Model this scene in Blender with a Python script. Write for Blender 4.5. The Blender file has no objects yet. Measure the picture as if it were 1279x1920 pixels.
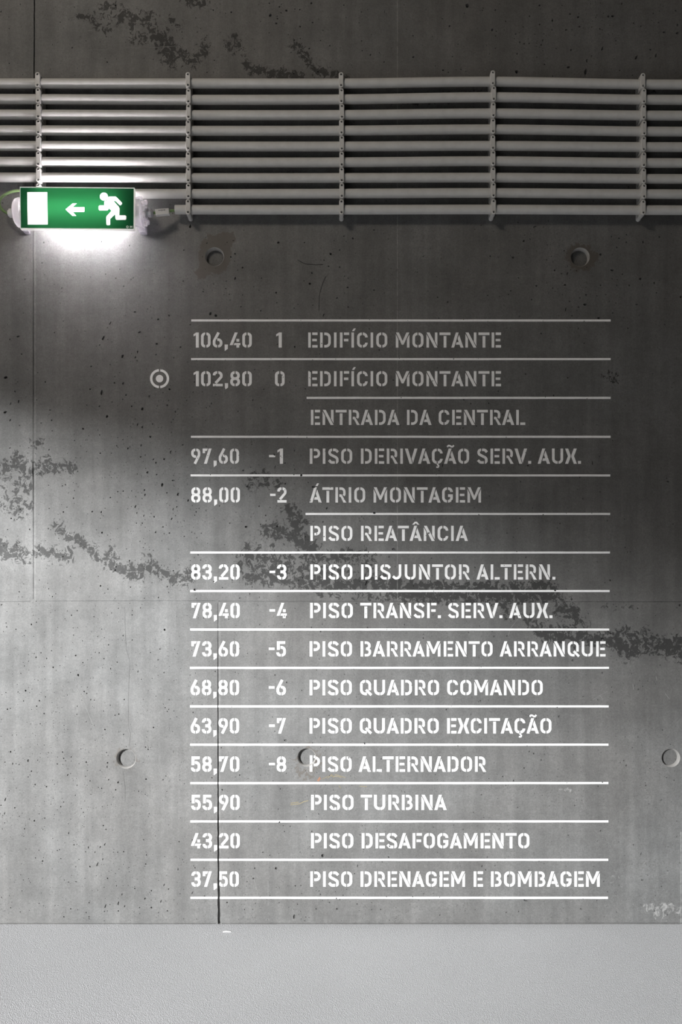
import bpy, bmesh, math, random
import numpy as np
from mathutils import Vector
from mathutils.geometry import delaunay_2d_cdt

random.seed(7)
C = bpy.context.scene.collection
sc = bpy.context.scene

# ------------------------------------------------------------------ camera
S = 0.0016            # metres per photograph pixel on the wall plane (wall at Y = 0)
D = 2.6               # camera to wall
HC = 1.005            # camera height
VX, VY, FY = 639.5, 1105.0, 1733.0     # vanishing point and floor line in the photograph


def W(px, py, d=0.0):
    """wall-side point seen at photograph pixel (px, py), d metres in front of the wall"""
    k = S * (D - d) / D
    return Vector(((px - VX) * k, -d, HC + (VY - py) * k))


cam = bpy.data.cameras.new('camera')
cam_ob = bpy.data.objects.new('camera', cam)
C.objects.link(cam_ob)
cam_ob.location = (0, -D, HC)
cam_ob.rotation_euler = (math.pi / 2, 0, 0)
cam.sensor_fit = 'VERTICAL'
cam.sensor_height = 36
cam.lens = 36 * (D / S) / 1920
cam.shift_y = (VY - 960) / 1920
cam.clip_start = 0.02
sc.camera = cam_ob

# ------------------------------------------------------------------ light
sc.view_settings.view_transform = 'Standard'
sc.view_settings.look = 'None'
sc.view_settings.gamma = 1
sc.view_settings.use_curve_mapping = False
sc.view_settings.exposure = 0.0

world = bpy.data.worlds.new('world')
sc.world = world
world.use_nodes = True
wb = world.node_tree.nodes['Background']
wb.inputs[0].default_value = (1.0, 0.95, 0.9, 1)
wb.inputs[1].default_value = 0.03


def area(name, loc, aim, sx, sy, power, col):
    l = bpy.data.lights.new(name, 'AREA')
    l.shape = 'RECTANGLE'
    l.size, l.size_y = sx, sy
    l.energy = power
    l.color = col
    o = bpy.data.objects.new(name, l)
    C.objects.link(o)
    o.location = loc
    o.rotation_euler = (Vector(aim) - Vector(loc)).to_track_quat('-Z', 'Y').to_euler()
    return o


# daylight outside the doorway in the left wall; the door's lintel cuts it off high on the wall
DOOR_X, DOOR_H = -2.2, 1.90
area('daylight_outside_door', (-5.0, -9.0, 2.84), (-0.3, 0, 0.6), 1.0, 0.72, 2720, (0.985, 0.995, 1.0))
# unseen soft source, added overhead on the left for ambient light
area('ambient_fill_upper_left', (-1.75, -2.8, 3.9), (0.2, 0, 1.8), 0.9, 0.6, 34, (1.0, 0.895, 0.77))


# ------------------------------------------------------------------ helpers
def new_mat(name):
    m = bpy.data.materials.new(name)
    m.use_nodes = True
    nt = m.node_tree
    b = nt.nodes['Principled BSDF']
    return m, nt, b


def N(nt, typ, **kw):
    n = nt.nodes.new(typ)
    for k, v in kw.items():
        setattr(n, k, v)
    return n


def math_n(nt, op, a, b=None, c=None, clamp=False):
    n = nt.nodes.new('ShaderNodeMath')
    n.operation = op
    n.use_clamp = clamp
    for i, v in enumerate((a, b, c)):
        if v is None:
            continue
        if isinstance(v, (int, float)):
            n.inputs[i].default_value = v
        else:
            nt.links.new(v, n.inputs[i])
    return n.outputs[0]


def noise(nt, vec, scale, detail=3, rough=0.55, dist=0.0):
    n = nt.nodes.new('ShaderNodeTexNoise')
    n.inputs['Scale'].default_value = scale
    n.inputs['Detail'].default_value = detail
    n.inputs['Roughness'].default_value = rough
    n.inputs['Distortion'].default_value = dist
    nt.links.new(vec, n.inputs['Vector'])
    return n.outputs[0]


def mapping(nt, vec, scale):
    n = nt.nodes.new('ShaderNodeMapping')
    n.inputs['Scale'].default_value = scale
    nt.links.new(vec, n.inputs['Vector'])
    return n.outputs[0]


def rng(nt, v, a, b, c, d):
    n = nt.nodes.new('ShaderNodeMapRange')
    n.inputs[1].default_value = a
    n.inputs[2].default_value = b
    n.inputs[3].default_value = c
    n.inputs[4].default_value = d
    nt.links.new(v, n.inputs[0])
    return n.outputs[0]


def mixc(nt, f, a, b, mode='MIX'):
    n = nt.nodes.new('ShaderNodeMix')
    n.data_type = 'RGBA'
    n.blend_type = mode
    for i, v in ((0, f), (6, a), (7, b)):
        if isinstance(v, (int, float)):
            n.inputs[i].default_value = v
        elif isinstance(v, tuple):
            n.inputs[i].default_value = (*v, 1)
        else:
            nt.links.new(v, n.inputs[i])
    return n.outputs[2]


def finish(me, mat, smooth=None):
    if mat:
        me.materials.append(mat)
    if smooth is not None:
        me.polygons.foreach_set('use_smooth', [True] * len(me.polygons))
        me.set_sharp_from_angle(angle=math.radians(smooth))
    me.update()


def obj(name, verts, faces, mat, parent=None, loc=(0, 0, 0), smooth=None):
    me = bpy.data.meshes.new(name)
    me.from_pydata([tuple(v) for v in verts], [], faces)
    finish(me, mat, smooth)
    o = bpy.data.objects.new(name, me)
    C.objects.link(o)
    o.location = loc
    if parent:
        o.parent = parent
    return o


def tag(o, label, cat, group=None):
    o['label'] = label
    o['category'] = cat
    if group:
        o['group'] = group
    return o


def empty(name, loc):
    o = bpy.data.objects.new(name, None)
    o.empty_display_size = 0.05
    C.objects.link(o)
    o.location = loc
    return o


def ccw(p):
    a = sum(p[i][0] * p[(i + 1) % len(p)][1] - p[(i + 1) % len(p)][0] * p[i][1] for i in range(len(p)))
    return list(p) if a > 0 else list(p)[::-1]


def cdt(polys, extra=()):
    """triangles of a set of overlapping polygons; each triangle comes with the polygons it lies in"""
    vs, fs = [], []
    for p in polys:
        p = ccw(p)
        fs.append(list(range(len(vs), len(vs) + len(p))))
        vs += [Vector((x, y)) for x, y in p]
    vs += [Vector(e) for e in extra]
    ov, oe, of, a, b, c = delaunay_2d_cdt(vs, [], fs, 1, 1e-5, True)
    return ov, of, c


def circle(cx, cy, r, n=32, a0=0.0):
    return [(cx + r * math.cos(a0 + 2 * math.pi * i / n), cy + r * math.sin(a0 + 2 * math.pi * i / n)) for i in range(n)]


class MB:
    def __init__(self):
        self.v, self.f = [], []

    def add(self, v, f):
        n = len(self.v)
        self.v += [Vector(x) for x in v]
        self.f += [[i + n for i in q] for q in f]
        return self

    def box(self, lo, hi):
        x0, y0, z0 = lo
        x1, y1, z1 = hi
        v = [(x0, y0, z0), (x1, y0, z0), (x1, y1, z0), (x0, y1, z0), (x0, y0, z1), (x1, y0, z1), (x1, y1, z1), (x0, y1, z1)]
        return self.add(v, [[0, 3, 2, 1], [4, 5, 6, 7], [0, 1, 5, 4], [1, 2, 6, 5], [2, 3, 7, 6], [3, 0, 4, 7]])

    def tube(self, pts, rad, n=20, caps=True):
        pts = [Vector(p) for p in pts]
        rads = rad if isinstance(rad, (list, tuple)) else [rad] * len(pts)
        t0 = (pts[1] - pts[0]).normalized()
        up = Vector((0, 0, 1)) if abs(t0.z) < 0.9 else Vector((1, 0, 0))
        u = t0.cross(up).normalized()
        v, f = [], []
        for i, p in enumerate(pts):
            a, b = pts[max(i - 1, 0)], pts[min(i + 1, len(pts) - 1)]
            t = (b - a)
            t = t.normalized() if t.length > 1e-9 else t0
            u = (u - t * u.dot(t)).normalized()
            w = t.cross(u)
            for k in range(n):
                an = 2 * math.pi * k / n
                v.append(p + (u * math.cos(an) + w * math.sin(an)) * rads[i])
        for i in range(len(pts) - 1):
            for k in range(n):
                k2 = (k + 1) % n
                f.append([i * n + k, i * n + k2, (i + 1) * n + k2, (i + 1) * n + k])
        if caps:
            f.append([k for k in range(n)][::-1])
            f.append([(len(pts) - 1) * n + k for k in range(n)])
        return self.add(v, f)

    def lathe_x(self, prof, cy, cz, n=40):
        """profile [(x, r)] turned about the axis along X through (cy, cz)"""
        v, f = [], []
        for x, r in prof:
            for k in range(n):
                a = 2 * math.pi * k / n
                v.append((x, cy + r * math.cos(a), cz + r * math.sin(a)))
        for i in range(len(prof) - 1):
            for k in range(n):
                k2 = (k + 1) % n
                f.append([i * n + k, i * n + k2, (i + 1) * n + k2, (i + 1) * n + k])
        return self.add(v, f)

    def obj(self, name, mat, parent=None, loc=(0, 0, 0), smooth=None):
        L = Vector(loc)
        return obj(name, [v - L for v in self.v], self.f, mat, parent, (0, 0, 0) if parent else loc, smooth)


def part(mb, name, mat, root, smooth=None):
    """mesh in world coordinates -> child of root"""
    L = root.location
    return obj(name, [v - L for v in mb.v], mb.f, mat, root, (0, 0, 0), smooth)


# ------------------------------------------------------------------ recesses of the cast wall (photograph pixels)
TIES = [(402.5, 481.5, 17.6), (1088.0, 482.0, 17.6), (236.5, 1422.5, 18.4), (575.0, 1420.0, 17.2), (1258.0, 1421.0, 17.2)]
GROOVES = [   # polyline with half widths, depth in metres
    ([(65.0, -220, 1.1), (64.6, 0, 1.1), (64.0, 138, 1.0), (63.4, 230, .5), (62.6, 330, .4), (62.2, 600, .5), (62.2, 640, .7), (62.2, 740, .6),
      (62.0, 830, .3), (62.0, 860, .5), (62.0, 884, 1.3), (62.2, 905, .8), (62.2, 960, .5), (62.6, 1123, .35)], .006),
    ([(-300, 1127, .5), (0, 1128.5, .5), (58, 1127.5, .4)], .003),
    ([(67, 1127.2, .6), (200, 1127, .7), (404, 1126.5, .9)], .003),
    ([(410, 1127.2, .45), (700, 1127.8, .4), (900, 1128.2, .5), (1400, 1128.5, .5)], .003),
    ([(408.2, 1131, .25), (408.6, 1220, .42), (408.8, 1330, .8), (409.0, 1480, 1.1), (409.4, 1600, 1.5), (410, 1660, 1.9), (410.6, 1732.5, 2.3)], .012),
    ([(234, 1138, .12), (235, 1181, .24), (237, 1218, .18), (244, 1241, .16), (241, 1297, .14), (241, 1333, .2), (241, 1363, .14), (245, 1376, .26), (242, 1399, .15)], .0012),
    ([(231, 1446, .14), (235, 1479, .22), (235, 1502, .14)], .0012),
    ([(-300, 1731.4, .5), (120, 1731.3, .45), (260, 1731.5, .6), (405, 1731.4, .4)], .003),
    ([(416, 1731.3, .35), (640, 1731.0, .7), (860, 1730.9, .8), (1100, 1730.6, .6), (1400, 1730.4, .7)], .003),
    ([(611.5, 518, .9), (604, 535, .8), (599, 555, .45), (598, 585, .5)], .002),
    ([(558, 488, .9), (572, 495, .6), (592, 496.5, .5), (606, 496, .8)], .002),
]
PITS = """400 19 1.3;434 23 1.4;505 6 1.2;524 13 1.3;507 29 2 3;537 20 1.7;518 44 1.8;527 24 1;563 50 1.5;586 42 1.3;584 6 1.8;341 60 1;370 60 1;552 75 1.2;580 91 1.3;601 76 1;553 17 1;
876 11 3 3.6;929 19 1.5;923 56 1.8 2.6;843 49 1.5;1012 10 1.7;993 30 1.5;1012 46 1.3;1036 38 1.4 3;1069 26 1.8;1084 32 1.8;1087 50 2 1.5;1062 56 2 1.5;1141 31 1.8;1149 30 2.8 2;1125 54 1.5;1130 91 1.8 4;1071 94 1.8;1101 114 2 3;1099 134 2.6 5;1066 126 3 1.6;969 135 2.6 3;1021 121 1.3;1155 76 1.2;1193 108 1.6 4;1230 104 1.7 3.6;1220 93 1.8 1.3;1235 42 1.3;1246 60 2.6 1.5;1267 20 1.5;1271 47 2.2;1271 62 3 2;1202 49 1.3;775 107 1.8;831 132 1.4;1162 132 1.3;970 101 1.2;1018 76 1.2 2.5;983 82 1.3;967 64 1.3;
357 424 2 3;522 455 2 2;571 455 1.2;559 490 3 1.5;455 502 1.5;441 522 1.6 2.2;395 588 1.8 3;405 592 2.4;518 549 1.4 2;581 532 2.2 1.8;585 512 1.5;620 476 2;637 469 1.3;632 559 1.5;652 539 1.5;345 469 1.2;433 482 1.3;637 501 1.2;607 591 1.2 2.6;489 583 1.2;
1003 425 3.4 1.5;982 452 1.9;962 483 1.8;1161 447 1.5;1175 440 1.3;1206 454 1.7 2.2;1175 454 1.4;1126 477 2.2;1058 470 1.1;1040 507 1.5;1053 513 1.5;1064 513 1.3 3;1148 507 3 1.6;1167 514 1.2;1201 523 2;1180 535 1.5;1060 534 2.2 1.6;1126 535 1.2;1097 571 3 2.2;1099 553 1.8;1085 576 1.6;1061 580 1.2 3.6;1068 565 1.2;1194 571 1.8 1.2;1231 549 1.3;1277 557 2;1123 596 2.6 1.7;1149 587 1.3;1006 536 1.6;997 562 1.2;
170 520 1;225 505 1;198 514 1;250 521 1.1;246 524 1.1;232 537 1.2;116 540 1.2;44 587 1;253 585 1.8 1.3;297 599 1.8 1.5;119 602 1.1;207 606 .9 3;34 631 2.6 1.5;194 634 1.8 3.8;262 623 2.6 1.4;294 645 1.8;339 651 1.5;187 647 1.1;230 668 2 3.2;258 660 1.2 2.2;293 665 1.3;254 670 1.2 1.8;326 671 1.1;171 687 1.2;215 718 1.3 1.6;231 719 1.4 2.4;191 736 1.9 4.6;169 730 1.5;11 708 3 2.4;210 754 1.1;267 767 2.2 2.5;318 730 1.5 2;201 781 2 2.4;97 788 1.2;94 769 1.1;10 773 3 2.2;35 753 1.2 3;28 734 1.3;20 757 .9 2.4;19 788 .9 2.6;156 804 1.5;258 796 1.2 2.5;267 801 1.5 2;282 819 2;329 772 1.1 2;65 811 1.1;314 760 1.3;247 762 1.2;98 808 1;280 743 1 2;343 834 1.2;219 836 1.1;265 835 1.2 2;
188 850 1.2;320 848 1.2 3;308 861 1.5;240 841 1.2 1.8;264 857 1.5 1;277 886 2.4 1.8;294 890 1.2;304 909 1.9 3;334 927 2 2.6;353 938 1.4 2;325 901 2.4 1.4;272 928 1.1 2.1;313 924 1.2;231 921 1.2;119 960 1.2;190 960 1 2.2;123 909 1.2;117 911 1;138 934 1.2;207 933 1.2;254 950 1.2 3;257 962 1.2;270 967 1 2;289 969 1.3 1.6;325 955 1.2 2;322 973 1 2.6;306 988 1.2;292 998 1.4;256 981 1.1;267 981 1.1;360 998 1;346 1006 1.1;366 1106 2.6 2;314 1100 1.2;216 1069 1.3;245 1101 1.2;19 840 1.6 .9;20 866 1.1;
456 882 1.3;565 891 2 2;516 876 .8 3.2;588 913 3 2;535 907 1.3;462 988 3 2;520 987 1.5;738 1030 3 2;702 962 2 2;687 1093 1.4 4;613 953 1.2 2.4;619 952 1 2;
3 1134 2 1;59 1171 1.4;235 1172 1.3;309 1181 1.8;147 1266 2;142 1229 1.5;48 1295 1.5;74 1314 1.4;69 1324 1.2;83 1338 1.4;197 1368 1.3;223 1339 1.3;288 1364 1.2;53 1426 1.5 2.5;24 1432 1 2;162 1429 1.5;202 1430 1.5;278 1405 1.3;273 1401 1.1;200 1411 1.1;308 1261 1.2;259 1259 .9 2;300 1217 1.1;310 1327 1.1;314 1334 1.1;186 1224 1;195 1235 1;97 1220 1;77 1224 1;248 1153 1;248 1200 1;145 1145 1.1;30 1180 1.1;14 1330 1.4;
10 1499 1.2 3;16 1503 1 2;2 1510 1.1;9 1525 1 2.5;59 1446 1.2;127 1453 1 2;66 1471 1.2;169 1464 1.1;191 1478 1.2;204 1462 1.1;222 1467 1.8;217 1481 1.3;274 1461 1.5;306 1462 1;201 1438 1.2 1.8;84 1534 1.1;46 1554 1.2;194 1548 1.2;199 1555 1.3;129 1562 1 2;139 1584 1.2;166 1589 .9 2;188 1588 1 2;197 1583 1.2 2.5;232 1597 1.1;275 1603 1.2;221 1598 1;183 1621 1.5 3.5;169 1625 1.5;193 1611 1 1.7;112 1593 1;129 1654 1;143 1653 1.6 1;202 1647 1.3;334 1630 1 2;366 1627 1.1;308 1659 1 2.5;316 1667 1.2;284 1670 1.2;253 1666 1.2;272 1685 1.2 2;302 1690 1 2.5;284 1702 1.5;222 1694 1.2 3;198 1699 1.3 3.5;234 1699 1.2 2;222 1708 1.3;196 1709 1;162 1711 1.1;167 1719 1.1;133 1704 1.1;120 1719 1.2;314 1708 1.2;262 1702 1;38 1710 1;361 1674 1 2.5;384 1680 1.4 1;229 1677 1 2;20 1702 1;
535 1388 2.6 1.6;539 1386 1.3;684 1394 1.5;715 1423 1.2;654 1421 1.2;415 1402 1;518 1628 2;554 1661 1.3;605 1604 2.6 2.8;585 1559 1.2;676 1565 2 1;729 1607 1.3;671 1623 1 2.5;665 1638 1.2;478 1628 1.3;601 1677 1.1;631 1684 1.2;632 1704 1.5;618 1692 1.1;552 1719 1.8 4.6;426 1692 1.3;620 1729 1.2;670 1695 1.1;593 1704 1.1;725 1681 1;493 1598 1;526 1479 1.1;742 1574 1.2;
1001 1413 1.5;983 1440 1.4;1015 1425 1.2;1170 1426 1.6 1.1;1186 1402 1.2;1078 1510 1.2;1066 1566 1.3;1205 1650 2.1 1.6;1241 1662 1.2;1228 1708 1.4;1252 1715 1 2;973 1709 1.2;986 1688 3.6 1.5;1202 1601 1 2.6;1188 1584 1.2;1240 1500 .9 2;1219 1441 1.1;1250 1458 1;1090 1704 1.8;971 1514 1.2;903 1490 1.2;904 1624 1 2;1122 1474 1.2;1276 1618 1.3;
1088 1131 1.5;1275 1135 2;1144 1088 1.5;1041 1107 1.5;1074 1238 1.8;1130 1197 2.6 1.5;1238 1247 1;901 1314 1;1253 903 2.4 1.2;1250 897 1.2;883 757 1.3;1045 842 1.2;1111 868 1.1 3.4;990 873 1.8 1.2;830 872 1 3;808 860 1.2"""


def blob(cx, cy, rx, ry, n, ang=0.0, jit=.22):
    out = []
    for i in range(n):
        a = 2 * math.pi * i / n
        k = 1 + random.uniform(-jit, jit)
        x, y = rx * k * math.cos(a), ry * k * math.sin(a)
        out.append((cx + x * math.cos(ang) - y * math.sin(ang), cy + x * math.sin(ang) + y * math.cos(ang)))
    return out


recess = []            # (outline in px, depth m, bottom scale)
occupied = []          # (x, y, r)


def free(x, y, r):
    for tx, ty, tr in TIES:
        if math.hypot(x - tx, y - ty) < tr + r + 3:
            return False
    for pl, dep in GROOVES:
        for (ax, ay, aw), (bx, by, bw) in zip(pl, pl[1:]):
            dx, dy = bx - ax, by - ay
            t = max(0, min(1, ((x - ax) * dx + (y - ay) * dy) / (dx * dx + dy * dy)))
            if math.hypot(x - ax - t * dx, y - ay - t * dy) < r + max(aw, bw) + 1.2:
                return False
    if y > 1728 - r:
        return False
    return True


grid_occ = {}


def hits(x, y, r):
    gx, gy = int(x // 16), int(y // 16)
    for i in (-1, 0, 1):
        for j in (-1, 0, 1):
            for (ox, oy, orr) in grid_occ.get((gx + i, gy + j), ()):
                if math.hypot(x - ox, y - oy) < r + orr + .6:
                    return True
    return False


def add_pit(x, y, rx, ry, ang, n):
    r = max(rx, ry) * 1.25
    if not free(x, y, r) or hits(x, y, r):
        return
    grid_occ.setdefault((int(x // 16), int(y // 16)), []).append((x, y, r))
    recess.append((blob(x, y, rx, ry, n, ang), S * min(rx, ry) * random.uniform(1.6, 2.4), .62, (x, y, r)))


for row in PITS.replace('\n', '').split(';'):
    if not row.strip():
        continue
    q = [float(t) for t in row.split()]
    rx = q[2]
    ry = q[3] if len(q) > 3 else q[2]
    add_pit(q[0], q[1], rx * 1.12, ry * 1.12, random.uniform(.1, .5) if ry > rx * 1.3 else random.uniform(-.3, .3), 11)


def density(x, y):
    d = .35
    d += .75 * math.exp(-((x - 290) / 120) ** 2 - ((y - 880) / 170) ** 2)
    d += .65 * math.exp(-((x - 90) / 140) ** 2 - ((y - 1420) / 220) ** 2)
    d += .6 * math.exp(-((x - 1100) / 180) ** 2 - ((y - 70) / 90) ** 2)
    d += .5 * math.exp(-((x - 1060) / 130) ** 2 - ((y - 520) / 90) ** 2)
    d += .45 * math.exp(-((x - 240) / 120) ** 2 - ((y - 1670) / 70) ** 2)
    d += .3 * math.exp(-((x - 480) / 120) ** 2 - ((y - 960) / 140) ** 2)
    d += .3 * math.exp(-((x - 640) / 160) ** 2 - ((y - 1660) / 90) ** 2)
    return min(1, d)


cnt = 0
while cnt < 5600:
    x, y = random.uniform(-20, 1300), random.uniform(-10, 1728)
    if random.random() > density(x, y):
        continue
    cnt += 1
    r = .50 + .26 * random.expovariate(1.2)
    r = min(r, 1.5)
    el = random.uniform(.8, 1.5)
    add_pit(x, y, r, r * el, random.uniform(-.6, .6), 7)

for tx, ty, tr in TIES:
    recess.append((circle(tx, ty, tr, 48), None, 1, (tx, ty, tr)))
for pl, dep in GROOVES:
    L, R = [], []
    fine = []
    for (a, b) in zip(pl, pl[1:]):
        m = max(1, int(math.hypot(b[0] - a[0], b[1] - a[1]) / 9))
        for k in range(m):
            t = k / m
            fine.append([a[j] + (b[j] - a[j]) * t for j in range(3)])
    fine.append(list(pl[-1]))
    for i, (x, y, w) in enumerate(fine):
        a, b = fine[max(0, i - 1)], fine[min(len(fine) - 1, i + 1)]
        t = Vector((b[0] - a[0], b[1] - a[1])).normalized()
        w1, w2 = w * random.uniform(.75, 1.25), w * random.uniform(.75, 1.25)
        L.append((x - t.y * w1, y + t.x * w1))
        R.append((x + t.y * w2, y - t.x * w2))
    o = L + R[::-1]
    recess.append((o, dep, None, None))

# ------------------------------------------------------------------ stains (photograph pixels): polylines x, y, half width, strength
STAINS = """205 18,225 26,250 38,280 36|13|.8;150 30,173 29,182 46,190 57,206 57|5|1;345 -6,365 3,380 6|8|1;245 72,262 73,290 70|6|.9;288 60,300 70,312 85,318 100,324 115|13|1.1;345 102,362 119,382 104,384 90,378 76|7|.95;430 85,442 75,446 100|8|.8;462 122,480 132,510 139,560 143|8|1.1;550 82,570 100,580 120,600 140|7|.9;612 138,645 146|7|1;325 30,330 45|8|.6;
740 188,820 186,900 178|7|.75;850 212,910 210|7|.7;1190 165,1230 168|5|.5;
-10 888,18 872,32 860,48 878|11|1;40 898,36 930|16|.72;-5 905,20 935|20|.5;70 874,92 864,100 880|7|1;100 872,135 877|7|1.05;78 884,84 880|7|.9;30 962,55 950|9|.8;-8 1022,10 1030,26 1036|13|1.15;50 1050,62 1040|8|.8;110 985,118 1002,132 1008,150 1015,165 1024,182 1040|8|.95;82 1030,100 1042,128 1040|11|.85;200 1048,225 1066,258 1076,284 1062|10|1.05;292 1064,308 1078,345 1088,362 1074|10|1;208 1030,215 1042|6|.6;275 1040,280 1045|6|.7;66 830,78 832|7|.8;
476 903,492 894,498 908|11|.75;518 902,524 908|8|.75;545 955,562 985,552 1000|12|.9;505 992,530 997,548 1003,560 1018,585 1030|12|1.1;556 985,572 974|8|.95;565 998,572 990|9|.8;478 1050,500 1060,535 1064|24|.92;470 1080,520 1082,560 1090,620 1096|12|1.1;560 1070,600 1078,650 1085|16|.85;575 1044,620 1046,690 1042|11|.85;620 1096,700 1092,770 1102|12|1.05;690 1060,700 1088|12|.8;740 1092,800 1100,880 1102,970 1100|8|1.1;600 1112,700 1116,760 1122|7|.7;740 1116,800 1118,930 1117,1040 1116|10|1.15;1000 1100,1035 1097|8|1.1;940 1118,1040 1120|7|1;960 1100,1040 1112|8|.7;
1040 1122,1070 1124|4|.9;1055 1140,1075 1150,1085 1168|12|.9;930 1128,950 1142,960 1152|9|.85;985 1156,1000 1172,1012 1180|9|.95;1018 1186,1045 1194,1080 1200,1130 1200|11|1.05;1050 1178,1095 1178|9|.8;1145 1192,1175 1184|8|1;1148 1198,1165 1212,1180 1222,1205 1206,1240 1210,1285 1226|13|1.1;1190 1196,1212 1190|9|1;1220 1204,1279 1202|8|1;1130 1135,1180 1140|6|.3;1138 706,1152 711|9|.55"""
STAIN_SEG = []
for s in STAINS.replace('\n', '').split(';'):
    pl, hw, st = s.split('|')
    pts = [tuple(float(t) for t in q.split()) for q in pl.split(',')]
    for a, b in zip(pts, pts[1:]):
        STAIN_SEG.append((a, b, float(hw), float(st)))
RING = [(402, 478, 30, 36, 1.0), (1090, 482, 30, 27, .75), (578, 1426, 27, 31, .45), (236, 1422, 24, 22, .55), (380, 512, 12, 10, .9), (422, 448, 18, 14, .9), (572, 1453, 18, 10, .5)]
CHALKY = [(1240, 1705, 70, 30, .9), (1160, 1640, 40, 50, .6), (1060, 1482, 26, 8, .9), (1205, 1700, 40, 24, .7), (1140, 1300, 14, 14, .4), (1270, 1400, 26, 26, .5), (1022, 1508, 5, 10, .5), (1088, 1517, 4, 8, .6)]


def stain_fields(P):
    x, y = P[:, 0], P[:, 1]
    s = np.zeros(len(P))
    for (ax, ay), (bx, by), hw, st in STAIN_SEG:
        dx, dy = bx - ax, by - ay
        t = np.clip(((x - ax) * dx + (y - ay) * dy) / (dx * dx + dy * dy + 1e-9), 0, 1)
        d = np.hypot(x - ax - t * dx, y - ay - t * dy)
        s = np.maximum(s, st * np.clip(1.3 - d / (1.55 * hw), 0, 1))
    r = np.zeros(len(P))
    for cx, cy, rx, ry, st in RING:
        d = np.hypot((x - cx) / rx, (y - cy) / ry)
        r = np.maximum(r, st * np.clip((1.25 - d) * 2.0, 0, 1))
    c = np.zeros(len(P))
    for cx, cy, rx, ry, st in CHALKY:
        d = np.hypot((x - cx) / rx, (y - cy) / ry)
        c = np.maximum(c, st * np.clip(1.3 - d, 0, 1))
    return s, r, c


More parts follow.
